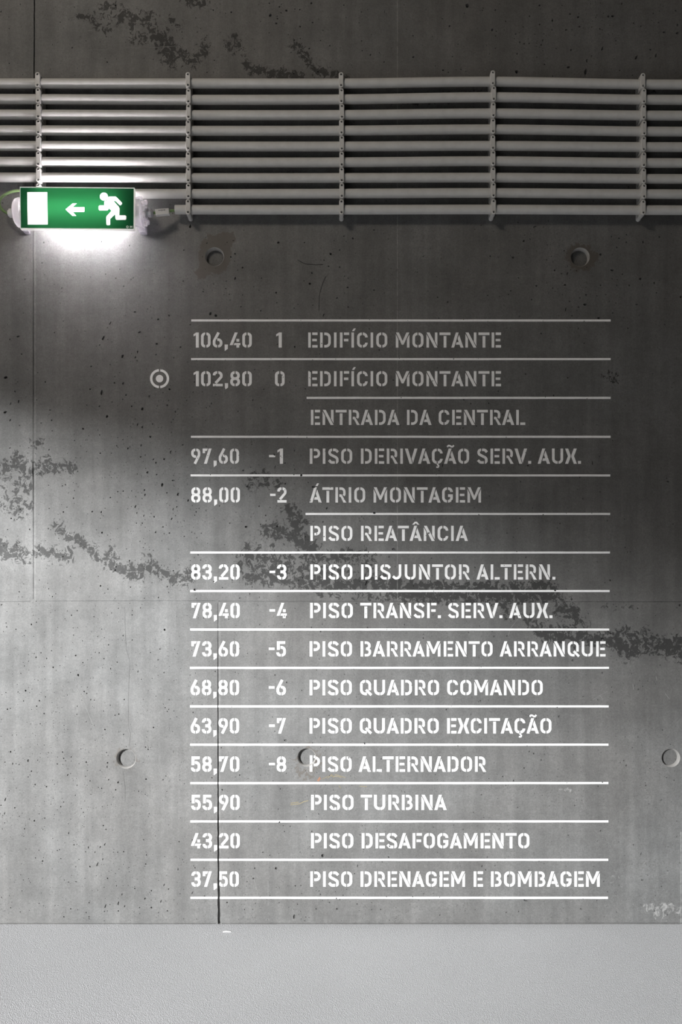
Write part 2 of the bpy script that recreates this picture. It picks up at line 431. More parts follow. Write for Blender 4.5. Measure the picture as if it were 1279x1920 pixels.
# ------------------------------------------------------------------ materials
def concrete(name, with_stains):
    m, nt, b = new_mat(name)
    tc = N(nt, 'ShaderNodeTexCoord').outputs['Object']
    big = noise(nt, tc, 1.6, 4, .6)
    cloud = noise(nt, tc, 7.0, 5, .62)
    fine = noise(nt, tc, 60.0, 4, .65)
    grain = noise(nt, tc, 420.0, 2, .6)
    streak = noise(nt, mapping(nt, tc, (26, 26, 1.6)), 1.0, 4, .6)
    board = noise(nt, mapping(nt, tc, (3, 3, 150)), 1.0, 3, .6)
    t = math_n(nt, 'MULTIPLY', rng(nt, big, .3, .7, .955, 1.045), rng(nt, cloud, .3, .7, .76, 1.24))
    t = math_n(nt, 'MULTIPLY', t, rng(nt, fine, .3, .7, .87, 1.13))
    t = math_n(nt, 'MULTIPLY', t, rng(nt, grain, .25, .75, .66, 1.34))
    t = math_n(nt, 'MULTIPLY', t, rng(nt, noise(nt, tc, 170.0, 3, .6), .25, .75, .78, 1.22))
    t = math_n(nt, 'MULTIPLY', t, rng(nt, streak, .3, .7, .82, 1.18))
    t = math_n(nt, 'MULTIPLY', t, rng(nt, board, .3, .7, .975, 1.025))
    base = mixc(nt, rng(nt, big, .35, .65, 0, 1), (.092, .0895, .086), (.092, .0932, .092))
    vec = N(nt, 'ShaderNodeCombineXYZ')
    for i in range(3):
        nt.links.new(t, vec.inputs[i])
    col = mixc(nt, 1.0, base, vec.outputs[0], 'MULTIPLY')
    # hair-fine pores scattered in clusters
    vo = N(nt, 'ShaderNodeTexVoronoi')
    vo.inputs['Scale'].default_value = 120
    nt.links.new(tc, vo.inputs['Vector'])
    cl = noise(nt, tc, 9.0, 3, .6)
    pore = math_n(nt, 'LESS_THAN', vo.outputs['Distance'], rng(nt, cl, .36, .72, 0.02, .30))
    col = mixc(nt, math_n(nt, 'MULTIPLY', pore, .6), col, (.05, .048, .045))
    if with_stains:
        def att(a):
            n = N(nt, 'ShaderNodeAttribute')
            n.attribute_name = a
            return n.outputs['Fac']
        wob = noise(nt, mapping(nt, tc, (1, 1, .9)), 55.0, 6, .68, .9)
        w2 = noise(nt, tc, 190.0, 3, .6, .4)
        v = math_n(nt, 'ADD', att('stain'), math_n(nt, 'MULTIPLY', math_n(nt, 'SUBTRACT', wob, .5), 6.0))
        v = math_n(nt, 'ADD', v, math_n(nt, 'MULTIPLY', math_n(nt, 'SUBTRACT', w2, .5), 1.4))
        sm = rng(nt, v, .60, .80, 0, 1)
        gate = rng(nt, att('stain'), .02, .25, 0, 1)
        sm = math_n(nt, 'MULTIPLY', sm, gate)
        col = mixc(nt, math_n(nt, 'MULTIPLY', sm, .86), col, (.020, .020, .0195))
        v = math_n(nt, 'ADD', att('ring'), math_n(nt, 'MULTIPLY', math_n(nt, 'SUBTRACT', wob, .5), 2.2))
        rm = math_n(nt, 'MULTIPLY', rng(nt, v, .34, .48, 0, 1), rng(nt, att('ring'), .02, .2, 0, 1))
        col = mixc(nt, math_n(nt, 'MULTIPLY', rm, .82), col, (.058, .047, .036))
        v = math_n(nt, 'ADD', att('chalk'), math_n(nt, 'MULTIPLY', math_n(nt, 'SUBTRACT', wob, .5), 3.0))
        cm = math_n(nt, 'MULTIPLY', rng(nt, v, .85, 1.15, 0, 1), rng(nt, att('chalk'), .02, .2, 0, 1))
        col = mixc(nt, math_n(nt, 'MULTIPLY', cm, .4), col, (.42, .42, .41))
        # cement-milk seams between formwork sheets
        sx = N(nt, 'ShaderNodeSeparateXYZ')
        nt.links.new(tc, sx.inputs[0])
        for cx, w, y0, y1, k in ((745.2, .7, -200, 1126, .30), (1277, .8, 1560, 1733, .35), (66, 1.2, 150, 1128, .16), (412, 1.2, 1128, 1600, .15)):
            d = math_n(nt, 'ABSOLUTE', math_n(nt, 'SUBTRACT', sx.outputs[0], (cx - VX) * S))
            on = math_n(nt, 'LESS_THAN', d, w * S)
            za, zb = HC + (VY - y1) * S, HC + (VY - y0) * S
            on = math_n(nt, 'MULTIPLY', on, math_n(nt, 'GREATER_THAN', sx.outputs[2], za))
            on = math_n(nt, 'MULTIPLY', on, math_n(nt, 'LESS_THAN', sx.outputs[2], zb))
            on = math_n(nt, 'MULTIPLY', on, rng(nt, fine, .35, .6, .2, 1))
            col = mixc(nt, math_n(nt, 'MULTIPLY', on, k), col, (.42, .42, .41))
    nt.links.new(col, b.inputs['Base Color'])
    if with_stains:
        nt.links.new(math_n(nt, 'MULTIPLY_ADD', sm, -.5, 1.0), b.inputs['Specular IOR Level'])
    nt.links.new(math_n(nt, 'ADD', rng(nt, cloud, .3, .7, .045, -.045), rng(nt, streak, .3, .7, .70, .665)), b.inputs['Roughness'])
    b.inputs['Roughness'].default_value = .70
    b.inputs['Specular IOR Level'].default_value = 1.0
    h = math_n(nt, 'ADD', math_n(nt, 'MULTIPLY', fine, .5), math_n(nt, 'MULTIPLY', grain, .25))
    h = math_n(nt, 'SUBTRACT', h, math_n(nt, 'MULTIPLY', pore, .5))
    h = math_n(nt, 'ADD', h, math_n(nt, 'MULTIPLY', board, .12))
    bp = N(nt, 'ShaderNodeBump')
    bp.inputs['Strength'].default_value = .35
    bp.inputs['Distance'].default_value = .0012
    nt.links.new(h, bp.inputs['Height'])
    nt.links.new(bp.outputs[0], b.inputs['Normal'])
    return m


M_wall = concrete('board_marked_concrete', True)
M_conc = concrete('plain_concrete', False)

M_floor, nt, b = new_mat('gritty_grey_floor_coating')
tc = N(nt, 'ShaderNodeTexCoord').outputs['Object']
fv = mapping(nt, tc, (1, .42, 1))
g1 = noise(nt, fv, 520, 2, .6)
g2 = noise(nt, fv, 190, 3, .6)
bl = noise(nt, tc, 1.4, 3, .6)
col = mixc(nt, rng(nt, bl, .3, .7, 0, 1), (.545, .550, .566), (.60, .606, .622))
col = mixc(nt, rng(nt, g1, .3, .7, .0, .25), col, (.28, .28, .29))
nt.links.new(col, b.inputs['Base Color'])
b.inputs['Roughness'].default_value = .55
b.inputs['Specular IOR Level'].default_value = .35
bp = N(nt, 'ShaderNodeBump')
bp.inputs['Strength'].default_value = 1.0
bp.inputs['Distance'].default_value = .0026
nt.links.new(math_n(nt, 'ADD', g1, math_n(nt, 'MULTIPLY', g2, .4)), bp.inputs['Height'])
nt.links.new(bp.outputs[0], b.inputs['Normal'])

M_paint, nt, b = new_mat('white_stencil_paint')
tc = N(nt, 'ShaderNodeTexCoord').outputs['Object']
n1 = noise(nt, tc, 60, 4, .6)
col = mixc(nt, rng(nt, n1, .35, .65, 0, 1), (.82, .82, .82), (.90, .90, .90))
nt.links.new(col, b.inputs['Base Color'])
b.inputs['Roughness'].default_value = .7
b.inputs['Specular IOR Level'].default_value = .15


def plain(name, col, rough=.5, spec=.5, var=.06):
    m, nt, b = new_mat(name)
    tc = N(nt, 'ShaderNodeTexCoord').outputs['Object']
    n1 = noise(nt, tc, 40, 3, .6)
    c = mixc(nt, rng(nt, n1, .3, .7, 0, 1), tuple(x * (1 - var) for x in col), tuple(min(1, x * (1 + var)) for x in col))
    nt.links.new(c, b.inputs['Base Color'])
    b.inputs['Roughness'].default_value = rough
    b.inputs['Specular IOR Level'].default_value = spec
    return m


M_pvc = plain('pale_grey_pvc', (.53, .525, .51), .52)
M_clip = plain('pale_grey_clip_plastic', (.53, .525, .51), .5)
M_sleeve = plain('pale_smooth_mortar', (.32, .312, .30), .6, .4, .12)
M_screw = plain('dull_zinc_screw', (.10, .10, .10), .5)
M_cable = plain('green_cable_sheath', (.17, .27, .11), .4)
M_white = plain('white_plastic', (.72, .71, .70), .45)
M_ink = plain('dark_print', (.10, .10, .11), .6)
M_orange = plain('orange_wax_crayon', (.30, .15, .09), .8, .2, .2)
M_yellow = plain('yellow_wax_crayon', (.23, .195, .115), .8, .2, .25)
M_scratch = plain('pale_scratch', (.215, .215, .21), .8, .2, .2)


def clear_mat(name, alpha, tint):
    m = bpy.data.materials.new(name)
    m.use_nodes = True
    nt = m.node_tree
    nt.nodes.remove(nt.nodes['Principled BSDF'])
    tr = N(nt, 'ShaderNodeBsdfTransparent')
    tr.inputs[0].default_value = (*tint, 1)
    gl = N(nt, 'ShaderNodeBsdfGlossy')
    gl.inputs['Roughness'].default_value = .12
    d1 = N(nt, 'ShaderNodeBsdfDiffuse')
    d1.inputs[0].default_value = (.45, .44, .45, 1)
    d2 = N(nt, 'ShaderNodeBsdfTranslucent')
    d2.inputs[0].default_value = (.5, .48, .5, 1)
    df = N(nt, 'ShaderNodeAddShader')
    nt.links.new(d1.outputs[0], df.inputs[0])
    nt.links.new(d2.outputs[0], df.inputs[1])
    lw = N(nt, 'ShaderNodeLayerWeight')
    lw.inputs[0].default_value = .5
    fr = math_n(nt, 'MULTIPLY_ADD', math_n(nt, 'POWER', lw.outputs['Facing'], 4.0), .45, .04)
    a = N(nt, 'ShaderNodeMixShader')
    a.inputs[0].default_value = alpha
    nt.links.new(tr.outputs[0], a.inputs[1])
    nt.links.new(df.outputs[0], a.inputs[2])
    s = N(nt, 'ShaderNodeMixShader')
    nt.links.new(fr, s.inputs[0])
    nt.links.new(a.outputs[0], s.inputs[1])
    nt.links.new(gl.outputs[0], s.inputs[2])
    nt.links.new(s.outputs[0], nt.nodes['Material Output'].inputs[0])
    return m


M_clear = clear_mat('clear_polycarbonate', .06, (.97, .97, .98))
M_frost = clear_mat('milky_polycarbonate', .27, (.96, .96, .98))
M_milk = clear_mat('opal_polycarbonate', .85, (.96, .96, .98))


def translucent(name, col, gloss):
    m = bpy.data.materials.new(name)
    m.use_nodes = True
    nt = m.node_tree
    nt.nodes.remove(nt.nodes['Principled BSDF'])
    tl = N(nt, 'ShaderNodeBsdfTranslucent')
    tl.inputs[0].default_value = (*col, 1)
    df = N(nt, 'ShaderNodeBsdfDiffuse')
    df.inputs[0].default_value = (*gloss, 1)
    ad = N(nt, 'ShaderNodeAddShader')
    nt.links.new(tl.outputs[0], ad.inputs[0])
    nt.links.new(df.outputs[0], ad.inputs[1])
    nt.links.new(ad.outputs[0], nt.nodes['Material Output'].inputs[0])
    return m


M_green = translucent('green_sign_film', (.0020, .0175, .0052), (.008, .05, .025))
M_symbol = translucent('white_sign_film', (.30, .29, .29), (.3, .3, .3))
M_lamp = bpy.data.materials.new('fluorescent_lamp')
M_lamp.use_nodes = True
nt = M_lamp.node_tree
nt.nodes.remove(nt.nodes['Principled BSDF'])
em = N(nt, 'ShaderNodeEmission')
em.inputs[0].default_value = (1, .93, .955, 1)
em.inputs[1].default_value = 138
nt.links.new(em.outputs[0], nt.nodes['Material Output'].inputs[0])

# ------------------------------------------------------------------ setting
ROOM_Y, ROOM_H, ROOM_R = -9.0, 4.3, 3.6
XL_px, XR_px = VX + DOOR_X / S, VX + ROOM_R / S
YT_px = FY - ROOM_H / S
wall_rect = [(XL_px, FY), (XR_px, FY), (XR_px, YT_px), (XL_px, YT_px)]
extra = []
for gx in range(-16, 1300, 8):
    for gy in range(-24, 1729, 8):
        x, y = gx + random.uniform(-1, 1), gy + random.uniform(-1, 1)
        if hits(x, y, .4) or any(math.hypot(x - a, y - b2) < c + 1 for a, b2, c in TIES):
            continue
        extra.append((x, y))
ov, of, oid = cdt([wall_rect] + [r[0] for r in recess], extra)
verts_px = [(v.x, v.y, 0.0) for v in ov]
faces = [list(f)[::-1] for f, ids in zip(of, oid) if ids == [0]]
for outline, depth, k, info in recess:
    if depth is None:
        continue
    o = ccw(outline)
    n0 = len(verts_px)
    n = len(o)
    verts_px += [(x, y, 0.0) for x, y in o]
    if k is None:
        verts_px += [(x, y, depth) for x, y in o]
        h = n // 2
        bottom = [[n0 + n + i, n0 + n + i + 1, n0 + n + n - 2 - i, n0 + n + n - 1 - i] for i in range(h - 1)]
    else:
        cx = sum(p[0] for p in o) / n
        cy = sum(p[1] for p in o) / n
        verts_px += [(cx + (x - cx) * k, cy + (y - cy) * k, depth) for x, y in o]
        bottom = [[n0 + n + i for i in range(n)]]
    faces += [[n0 + i, n0 + (i + 1) % n, n0 + n + (i + 1) % n, n0 + n + i] for i in range(n)]
    faces += bottom
V = np.array(verts_px)
wv = np.stack([(V[:, 0] - VX) * S, V[:, 2], HC + (VY - V[:, 1]) * S], 1)
me = bpy.data.meshes.new('wall_back')
me.from_pydata(wv.tolist(), [], faces)
finish(me, M_wall)
s_, r_, c_ = stain_fields(V[:, :2])
for nm, arr in (('stain', s_), ('ring', r_), ('chalk', c_)):
    a = me.attributes.new(nm, 'FLOAT', 'POINT')
    a.data.foreach_set('value', arr.astype(np.float32))
wall = bpy.data.objects.new('wall_back', me)
C.objects.link(wall)
wall['kind'] = 'structure'


def structure(mb, name, mat):
    o = mb.obj(name, mat)
    o['kind'] = 'structure'
    return o


structure(MB().box((DOOR_X - .22, ROOM_Y, -.2), (ROOM_R, .3, 0)), 'floor', M_floor)
structure(MB().box((-9, -12, -.22), (DOOR_X - .22, 1.5, -.02)), 'ground_outside', plain('dark_asphalt', (.05, .05, .052), .9, .3))
lw = MB()
lw.box((DOOR_X - .22, -1.9, 0), (DOOR_X, .3, ROOM_H))
lw.box((DOOR_X - .22, -6.0, DOOR_H), (DOOR_X, -1.9, ROOM_H))
lw.box((DOOR_X - .22, ROOM_Y, 0), (DOOR_X, -6.0, ROOM_H))
structure(lw, 'wall_left', M_conc)
structure(MB().box((ROOM_R, ROOM_Y, 0), (ROOM_R + .2, .3, ROOM_H)), 'wall_right', M_conc)
structure(MB().box((DOOR_X - .22, ROOM_Y, ROOM_H), (ROOM_R + .2, .3, ROOM_H + .2)), 'ceiling', M_conc)
structure(MB().box((DOOR_X - .22, ROOM_Y - .2, 0), (ROOM_R + .2, ROOM_Y, ROOM_H)), 'wall_front', M_conc)

# round tie recesses with their recessed mortar plugs
tie_labels = ['round tie-hole recess with dark brown stain ring, below the conduits near the exit sign',
              'round tie-hole recess below the conduits, on the right under the dark upper wall',
              'round tie-hole recess left of the listings, beside 58,70, with chipped rim',
              'round tie-hole recess overlapped by the P of PISO ALTERNADOR',
              'round tie-hole recess at the right edge, level with PISO ALTERNADOR']
TIE_DEPTH = .0175
for (tx, ty, tr), lab in zip(TIES, tie_labels):
    c = W(tx, ty)
    n = 48
    root = empty('tie_hole_recess', (c.x, 0, c.z))
    mb = MB()
    rings = [(tr * S * 1.02, -.0004), (tr * S, .0004), (tr * S * .95, .002), (tr * S * .90, TIE_DEPTH)]
    v, f = [], []
    for r, y in rings:
        for k in range(n):
            a = 2 * math.pi * k / n
            v.append((c.x + r * math.cos(a), y, c.z + r * math.sin(a)))
    for i in range(len(rings) - 1):
        for k in range(n):
            f.append([i * n + k, i * n + (k + 1) % n, (i + 1) * n + (k + 1) % n, (i + 1) * n + k])
    mb.add(v, f)
    part(mb, 'sleeve_wall', M_sleeve, root, 60)
    mb = MB()
    rr = tr * S * .90
    v = [(c.x, TIE_DEPTH - .001, c.z)]
    f = []
    for q in (1, 2, 3, 4):
        for k in range(n):
            a = 2 * math.pi * k / n
            v.append((c.x + rr * q / 4 * math.cos(a), TIE_DEPTH - .001 + (.001 if q == 4 else 0), c.z + rr * q / 4 * math.sin(a)))
    for k in range(n):
        k2 = (k + 1) % n
        f.append([0, 1 + k2, 1 + k])
        for q in range(3):
            f.append([1 + q * n + k, 1 + q * n + k2, 1 + (q + 1) * n + k2, 1 + (q + 1) * n + k])
    mb.add(v, f)
    part(mb, 'mortar_plug', M_conc, root)
    tag(root, lab, 'recess', 'tie-hole recesses in the concrete wall')

# ------------------------------------------------------------------ stencil alphabet (pixels, baseline at 0, cap height 28.4)
H, SW, G = 28.4, 4.85, 2.1
YT, YB = H - 2.5, 2.5


def fillet(pts, r):
    out = [pts[0]]
    rs = r if isinstance(r, (list, tuple)) else [r] * (len(pts) - 2)
    for i in range(1, len(pts) - 1):
        p, a, b2 = Vector(pts[i]), Vector(pts[i - 1]), Vector(pts[i + 1])
        u, w = (a - p), (b2 - p)
        lu, lw_ = u.length, w.length
        u.normalize()
        w.normalize()
        ang = u.angle(w)
        rr = rs[i - 1]
        if rr <= 0 or abs(ang - math.pi) < 1e-3:
            out.append(tuple(p))
            continue
        t = min(rr / math.tan(ang / 2), lu * .98, lw_ * .98)
        rr = t * math.tan(ang / 2)
        c = p + (u + w).normalized() * (rr / math.sin(ang / 2))
        s0, s1 = p + u * t - c, p + w * t - c
        a0 = math.atan2(s0.y, s0.x)
        da = math.atan2(s1.y, s1.x) - a0
        while da > math.pi:
            da -= 2 * math.pi
        while da < -math.pi:
            da += 2 * math.pi
        for k in range(9):
            a_ = a0 + da * k / 8
            out.append((c.x + rr * math.cos(a_), c.y + rr * math.sin(a_)))
    out.append(pts[-1])
    q = [out[0]]
    for p in out[1:]:
        if math.hypot(p[0] - q[-1][0], p[1] - q[-1][1]) > .02:
            q.append(p)
    return q


def stroke(pts, w, r=0):
    p = fillet(pts, r) if len(pts) > 2 else list(pts)
    L, R = [], []
    for i in range(len(p)):
        c = Vector(p[i])
        d1 = (c - Vector(p[i - 1])).normalized() if i else None
        d2 = (Vector(p[i + 1]) - c).normalized() if i < len(p) - 1 else None
        d = (d1 + d2).normalized() if d1 and d2 else (d1 or d2)
        n = Vector((-d.y, d.x))
        k = 1.0
        if d1 and d2:
            k = min(1.6, 1 / max(.4, d.dot(d1)))
        L.append(tuple(c + n * w / 2 * k))
        R.append(tuple(c - n * w / 2 * k))
    return L + R[::-1]


def rect(x0, y0, x1, y1):
    return [(x0, y0), (x1, y0), (x1, y1), (x0, y1)]


def mir(p, w):
    return [(w - x, y) for x, y in p]


def rot(p, w):
    return [(w - x, H - y) for x, y in p]


def half_o(w, r, x_end=None):
    cx = w / 2 - G / 2 if x_end is None else x_end
    return stroke([(w / 2 - G / 2, YT), (2.6, YT), (2.6, YB), (cx, YB)], SW, r)


STEM = rect(0, 0, SW, H)
GL = {}            # glyph: (width, left bearing, right bearing, polygons)


def glyph(ch, w, lb, rb, polys):
    GL[ch] = (w, lb, rb, polys)


O_ = [half_o(21, 7.4), mir(half_o(21, 7.4), 21)]
glyph('O', 21, 2.4, 2.4, O_)
Cp = [half_o(20.3, 7.4), stroke([(11, YT), (17.7, YT), (17.7, 19.2)], SW, 7), stroke([(11, YB), (17.7, YB), (17.7, 9.2)], SW, 7)]
glyph('C', 20.3, 2.4, 2.0, Cp)
glyph('Ç', 20.3, 2.4, 2.0, Cp + [stroke([(10.6, .4), (10.6, -1.6), (13.0, -3.6), (12.0, -6.4), (8.2, -6.2)], 2.7, [.8, 1.2, 1.4])])
glyph('G', 20.6, 2.4, 2.4, [half_o(20.6, 7.4), stroke([(11.2, YT), (18, YT), (18, 19.6)], SW, 7), stroke([(11.2, YB), (18, YB), (18, 12.8), (11.4, 12.8)], 5.0, [6.5, 0])])
glyph('Q', 21.4, 2.4, 1.8, [half_o(21, 7.4, 13.0), stroke([(11.4, YT), (18.4, YT), (18.4, 9.2)], SW, 7.4), stroke([(11.4, 10.0), (21.4, .2)], 4.6)])
glyph('D', 20.3, 3.2, 2.4, [STEM, stroke([(7.7, YT), (17.7, YT), (17.7, YB), (7.7, YB)], SW, 7.2)])
glyph('P', 19.6, 3.2, 1.4, [STEM, stroke([(7.5, YT), (17, YT), (17, 12.8), (7.5, 12.8)], SW - .2, 6.2)])
glyph('R', 20.8, 3.2, 1.2, [STEM, stroke([(7.5, YT), (17, YT), (17, 15.4), (15.4, 13.0)], SW - .2, [6, .6]),
                            [(7.5, 15.4), (11.4, 15.4), (20.8, 0), (15.2, 0), (9.9, 10.6), (7.5, 10.6)]])
glyph('B', 20, 3.2, 2.2, [STEM, stroke([(7.6, YT), (16.4, YT), (16.4, 14.6), (10.2, 14.6)], SW - .3, 5.6), stroke([(10.2, 14.2), (17.4, 14.2), (17.4, YB), (7.6, YB)], SW - .3, 5.8)])
glyph('E', 17.5, 3.2, 1.6, [STEM, rect(7.5, H - 4.7, 17.5, H), rect(7.5, 12.0, 16.2, 16.4), rect(7.5, 0, 17.5, 4.7)])
glyph('F', 17.3, 3.2, 1.0, [STEM, rect(7.5, H - 4.7, 17.3, H), rect(7.5, 11.8, 15.8, 16.4)])
glyph('L', 17.0, 3.2, .8, [STEM, rect(7.5, 0, 17.0, 4.7)])
glyph('I', SW, 3.2, 3.2, [STEM])
glyph('Í', SW, 3.2, 3.2, [STEM, [(1.1, 31), (5.3, 31), (8.3, 36), (4.4, 36)]])
glyph('T', 20.6, .9, .9, [rect(0, H - 4.8, 20.6, H), rect(7.7, 0, 12.9, H - 6.6)])
glyph('J', 17.4, .8, 3.0, [stroke([(14.8, H), (14.8, YB), (6.0, YB), (1.4, 6.2)], SW, [7, 3])])
glyph('U', 21, 3.0, 3.0, [stroke([(2.6, H), (2.6, YB), (10.5 + .3, YB)], SW, 7.2), stroke([(18.4, H), (18.4, YB), (12.3, YB)], SW, 6)])
glyph('S', 19.6, 2.0, 2.0, [stroke([(7.2, YT), (2.7, YT), (2.7, 18.0), (17.0, 10.6), (17.0, YB), (14.2, YB)], SW, [4.4, 5, 5, 4.4]),
                            stroke([(9.0, YT), (14.2, YT), (18.2, 21.6)], SW, 4.4), stroke([(12.4, YB), (5.6, YB), (1.4, 6.8)], SW, 4.4)])
A_ = [[(0, 0), (5.4, 0), (13.9, H), (8.6, H)],
      [(14.6, 24.2), (23, 0), (17.4, 0), (15.6, 5.4), (8.5, 5.4), (10.0, 10.2), (14.0, 10.2), (11.9, 16.6)]]
glyph('A', 23, .5, .5, A_)
glyph('Ã', 23, .5, .5, A_ + [stroke([(5.8, 31.4), (8.2, 34.0), (11.0, 33.4), (13.2, 31.9), (15.8, 31.6), (18.2, 34.4)], 3.1, [1.4, 2, 2, 1.4])])
glyph('Â', 23, .5, .5, A_ + [[(4.7, 30.5), (9.6, 36), (13.6, 36), (18.4, 30.5), (14.3, 30.5), (11.6, 33.4), (8.8, 30.5)]])
glyph('Á', 23, .5, .5, A_ + [[(11.3, 30.7), (15.4, 30.7), (18, 35.6), (14.2, 35.6)]])
glyph('V', 23.4, .5, .5, [[(0, H), (5.6, H), (14.2, 0), (8.9, 0)], [(17.9, H), (23.4, H), (15.2, 1.2), (12.5, 10.1)]])
glyph('N', 20.6, 3.0, 3.0, [[(.3, H), (5.8, H), (20.6, 0), (15, 0)], [(0, 0), (4.8, 0), (4.8, 16.6), (0, 25.4)], [(15.8, H), (20.6, H), (20.6, 3), (15.8, 12.0)]])
glyph('M', 25.6, 3.0, 3.0, [[(.3, H), (5.8, H), (12.8, 12.4), (19.8, H), (25.3, H), (14.5, 5.4), (11.1, 5.4)],
                            [(0, 0), (4.8, 0), (4.8, 15.4), (0, 25.0)], [(20.8, 0), (25.6, 0), (25.6, 25.0), (20.8, 15.4)]])
X_ = [(0, H), (5.7, H), (10.2, 16.0), (10.2, 12.4), (5.6, 0), (0, 0), (5.2, 14.2)]
glyph('X', 21.8, .6, .6, [X_, mir(X_, 21.8)])
glyph('.', 5.6, 1.6, 1.2, [rect(0, 0, 5.6, 5.3)])
DW, DX = 17.3, 14.8
glyph('0', DW, 1.85, 1.85, [half_o(DW, 6.0), mir(half_o(DW, 6.0), DW)])
glyph('1', 9.4, 1.85, 1.85, [[(4.1, 0), (9.4, 0), (9.4, H), (4.8, H), (0, 25.0), (0, 20.9), (4.1, 23.4)]])
TL_ = stroke([(7.8, YT), (2.5, YT), (2.2, 20.6)], SW, 4.6)
BL_ = stroke([(7.8, YB), (2.5, YB), (2.2, 7.8)], SW, 4.6)
glyph('2', DW, 1.85, 1.85, [TL_, stroke([(9.5, YT), (DX, YT), (DX, 17.6), (4.8, 6.0)], SW, [5.4, 4]), rect(0, 0, DW, 4.7)])
glyph('3', DW, 1.85, 1.85, [TL_, stroke([(9.5, YT), (DX - .3, YT), (DX - .3, 14.6), (6, 14.6)], SW, 5.2), stroke([(6, 14.2), (DX, 14.2), (DX, YB), (9.5, YB)], SW, 5.4), BL_])
glyph('4', 19, 1.4, 1.4, [[(9, H), (14.3, H), (5.4, 4.6), (0, 4.6)], rect(12, 11.2, 17.1, 16.4), [(6.8, 4.6), (8.6, 8.6), (19, 8.6), (19, 4.6), (17, 4.6), (17, 0), (12, 0), (12, 4.6)]])
glyph('5', DW, 1.85, 1.85, [[(.9, H), (.9, 12.6), (6.0, 12.6), (6.0, 23.6), (16, 23.6), (16, H)], stroke([(7.4, 17.2), (DX, 17.2), (DX, YB), (9.5, YB)], SW, [6, 6]), BL_])
SIX = [stroke([(10.4, H), (2.5, 12.6), (2.5, YB), (7.8, YB)], SW, [4, 5.2]), stroke([(8.0, 15.0), (DX, 15.0), (DX, YB), (9.5, YB)], SW, 5.4)]
glyph('6', DW, 1.85, 1.85, SIX)
glyph('9', DW, 1.85, 1.85, [rot(p, DW) for p in SIX])
glyph('7', DW, 1.85, 1.85, [[(.6, H), (.6, 19.6), (5.2, 19.6), (5.2, 23.9), (8.4, 23.9), (10.4, H)], [(12, H), (DW, H), (8.4, 0), (3.0, 0)]])
E8 = [stroke([(7.8, YT), (2.9, YT), (2.9, 14.6), (DW / 2, 14.6)], SW, 4.9), stroke([(DW / 2, 14.2), (2.5, 14.2), (2.5, YB), (7.8, YB)], SW, 5.1)]
glyph('8', DW, 1.85, 1.85, E8 + [mir(p, DW) for p in E8])
glyph(',', 5.8, 1.9, 1.8, [[(0, 5.8), (5.8, 5.8), (5.8, -2.4), (.3, -6.3)]])
glyph('-', 10.5, 1.2, 1.6, [rect(0, 12.2, 10.5, 16.5)])


def layout(text, x0, x1, base, top):
    """polygons of a stencilled text between x0 and x1, baseline and cap line given"""
    x, items = 0.0, []
    prev_rb = None
    for ch in text:
        if ch == ' ':
            x += 10.4
            continue
        w, lb, rb, polys = GL[ch]
        if prev_rb is not None:
            x += prev_rb + lb
        items.append((x, polys))
        x += w
        prev_rb = rb
    k = (x1 - x0) / x
    ky = (base - top) / H
    words, cur = [], []
    it = iter(items)
    for ch in text:
        if ch == ' ':
            words.append(cur)
            cur = []
            continue
        gx, polys = next(it)
        cur += [[(x0 + (gx + px) * k, base - py * ky) for px, py in p] for p in polys]
    return words + [cur]


def paint_mesh(polys, origin, d=.0007, thick=.0006):
    """paint film lying on the wall; pits and grooves stay bare, and paint inside a tie recess lies on its plug"""
    xs = [p[0] for q in polys for p in q]
    ys = [p[1] for q in polys for p in q]
    bb = (min(xs) - 6, max(xs) + 6, min(ys) - 6, max(ys) + 6)
    cuts, is_tie = [], []
    for outline, depth, k, info in recess:
        ox = [p[0] for p in outline]
        oy = [p[1] for p in outline]
        if max(ox) < bb[0] or min(ox) > bb[1] or max(oy) < bb[2] or min(oy) > bb[3]:
            continue
        if info and depth is not None and info[2] < .95:
            continue
        if k is None and len(outline) > 30:
            # keep only the part of a long groove that passes here
            n = len(outline) // 2
            keep = [i for i in range(n) if bb[2] - 14 < outline[i][1] < bb[3] + 14 and bb[0] - 14 < outline[i][0] < bb[1] + 14]
            if len(keep) < 2:
                continue
            i0, i1 = keep[0], keep[-1]
            outline = outline[i0:i1 + 1] + outline[2 * n - 1 - i1:2 * n - i0]
        cuts.append(outline)
        is_tie.append(depth is None)
    ov, of, oid = cdt(polys + cuts)
    np_ = len(polys)
    verts, faces = [], []
    idx = {}

    def vid(i, lev):
        if (i, lev) not in idx:
            y = {0: -d, 1: -d + thick, 2: TIE_DEPTH - .0022, 3: TIE_DEPTH - .0012}[lev]
            p = W(ov[i].x, ov[i].y)
            idx[(i, lev)] = len(verts)
            verts.append(Vector((p.x, y, p.z)) - origin)
        return idx[(i, lev)]
    for base_l, want_tie in ((0, False), (2, True)):
        tris = []
        for f, ids in zip(of, oid):
            if not any(i < np_ for i in ids):
                continue
            tie = any(i >= np_ and is_tie[i - np_] for i in ids)
            pit = any(i >= np_ and not is_tie[i - np_] for i in ids)
            if pit or tie != want_tie:
                continue
            tris.append(list(f)[::-1])
        ed = {}
        for t in tris:
            for a, b2 in zip(t, t[1:] + t[:1]):
                ed[(a, b2)] = 1
            faces.append([vid(i, base_l) for i in t])
        for (a, b2) in list(ed):
            if (b2, a) not in ed:
                faces.append([vid(b2, base_l), vid(a, base_l), vid(a, base_l + 1), vid(b2, base_l + 1)])
    return verts, faces


def paint_part(name, polys, root):
    v, f = paint_mesh(polys, root.location)
    return obj(name, v, f, M_paint, root)


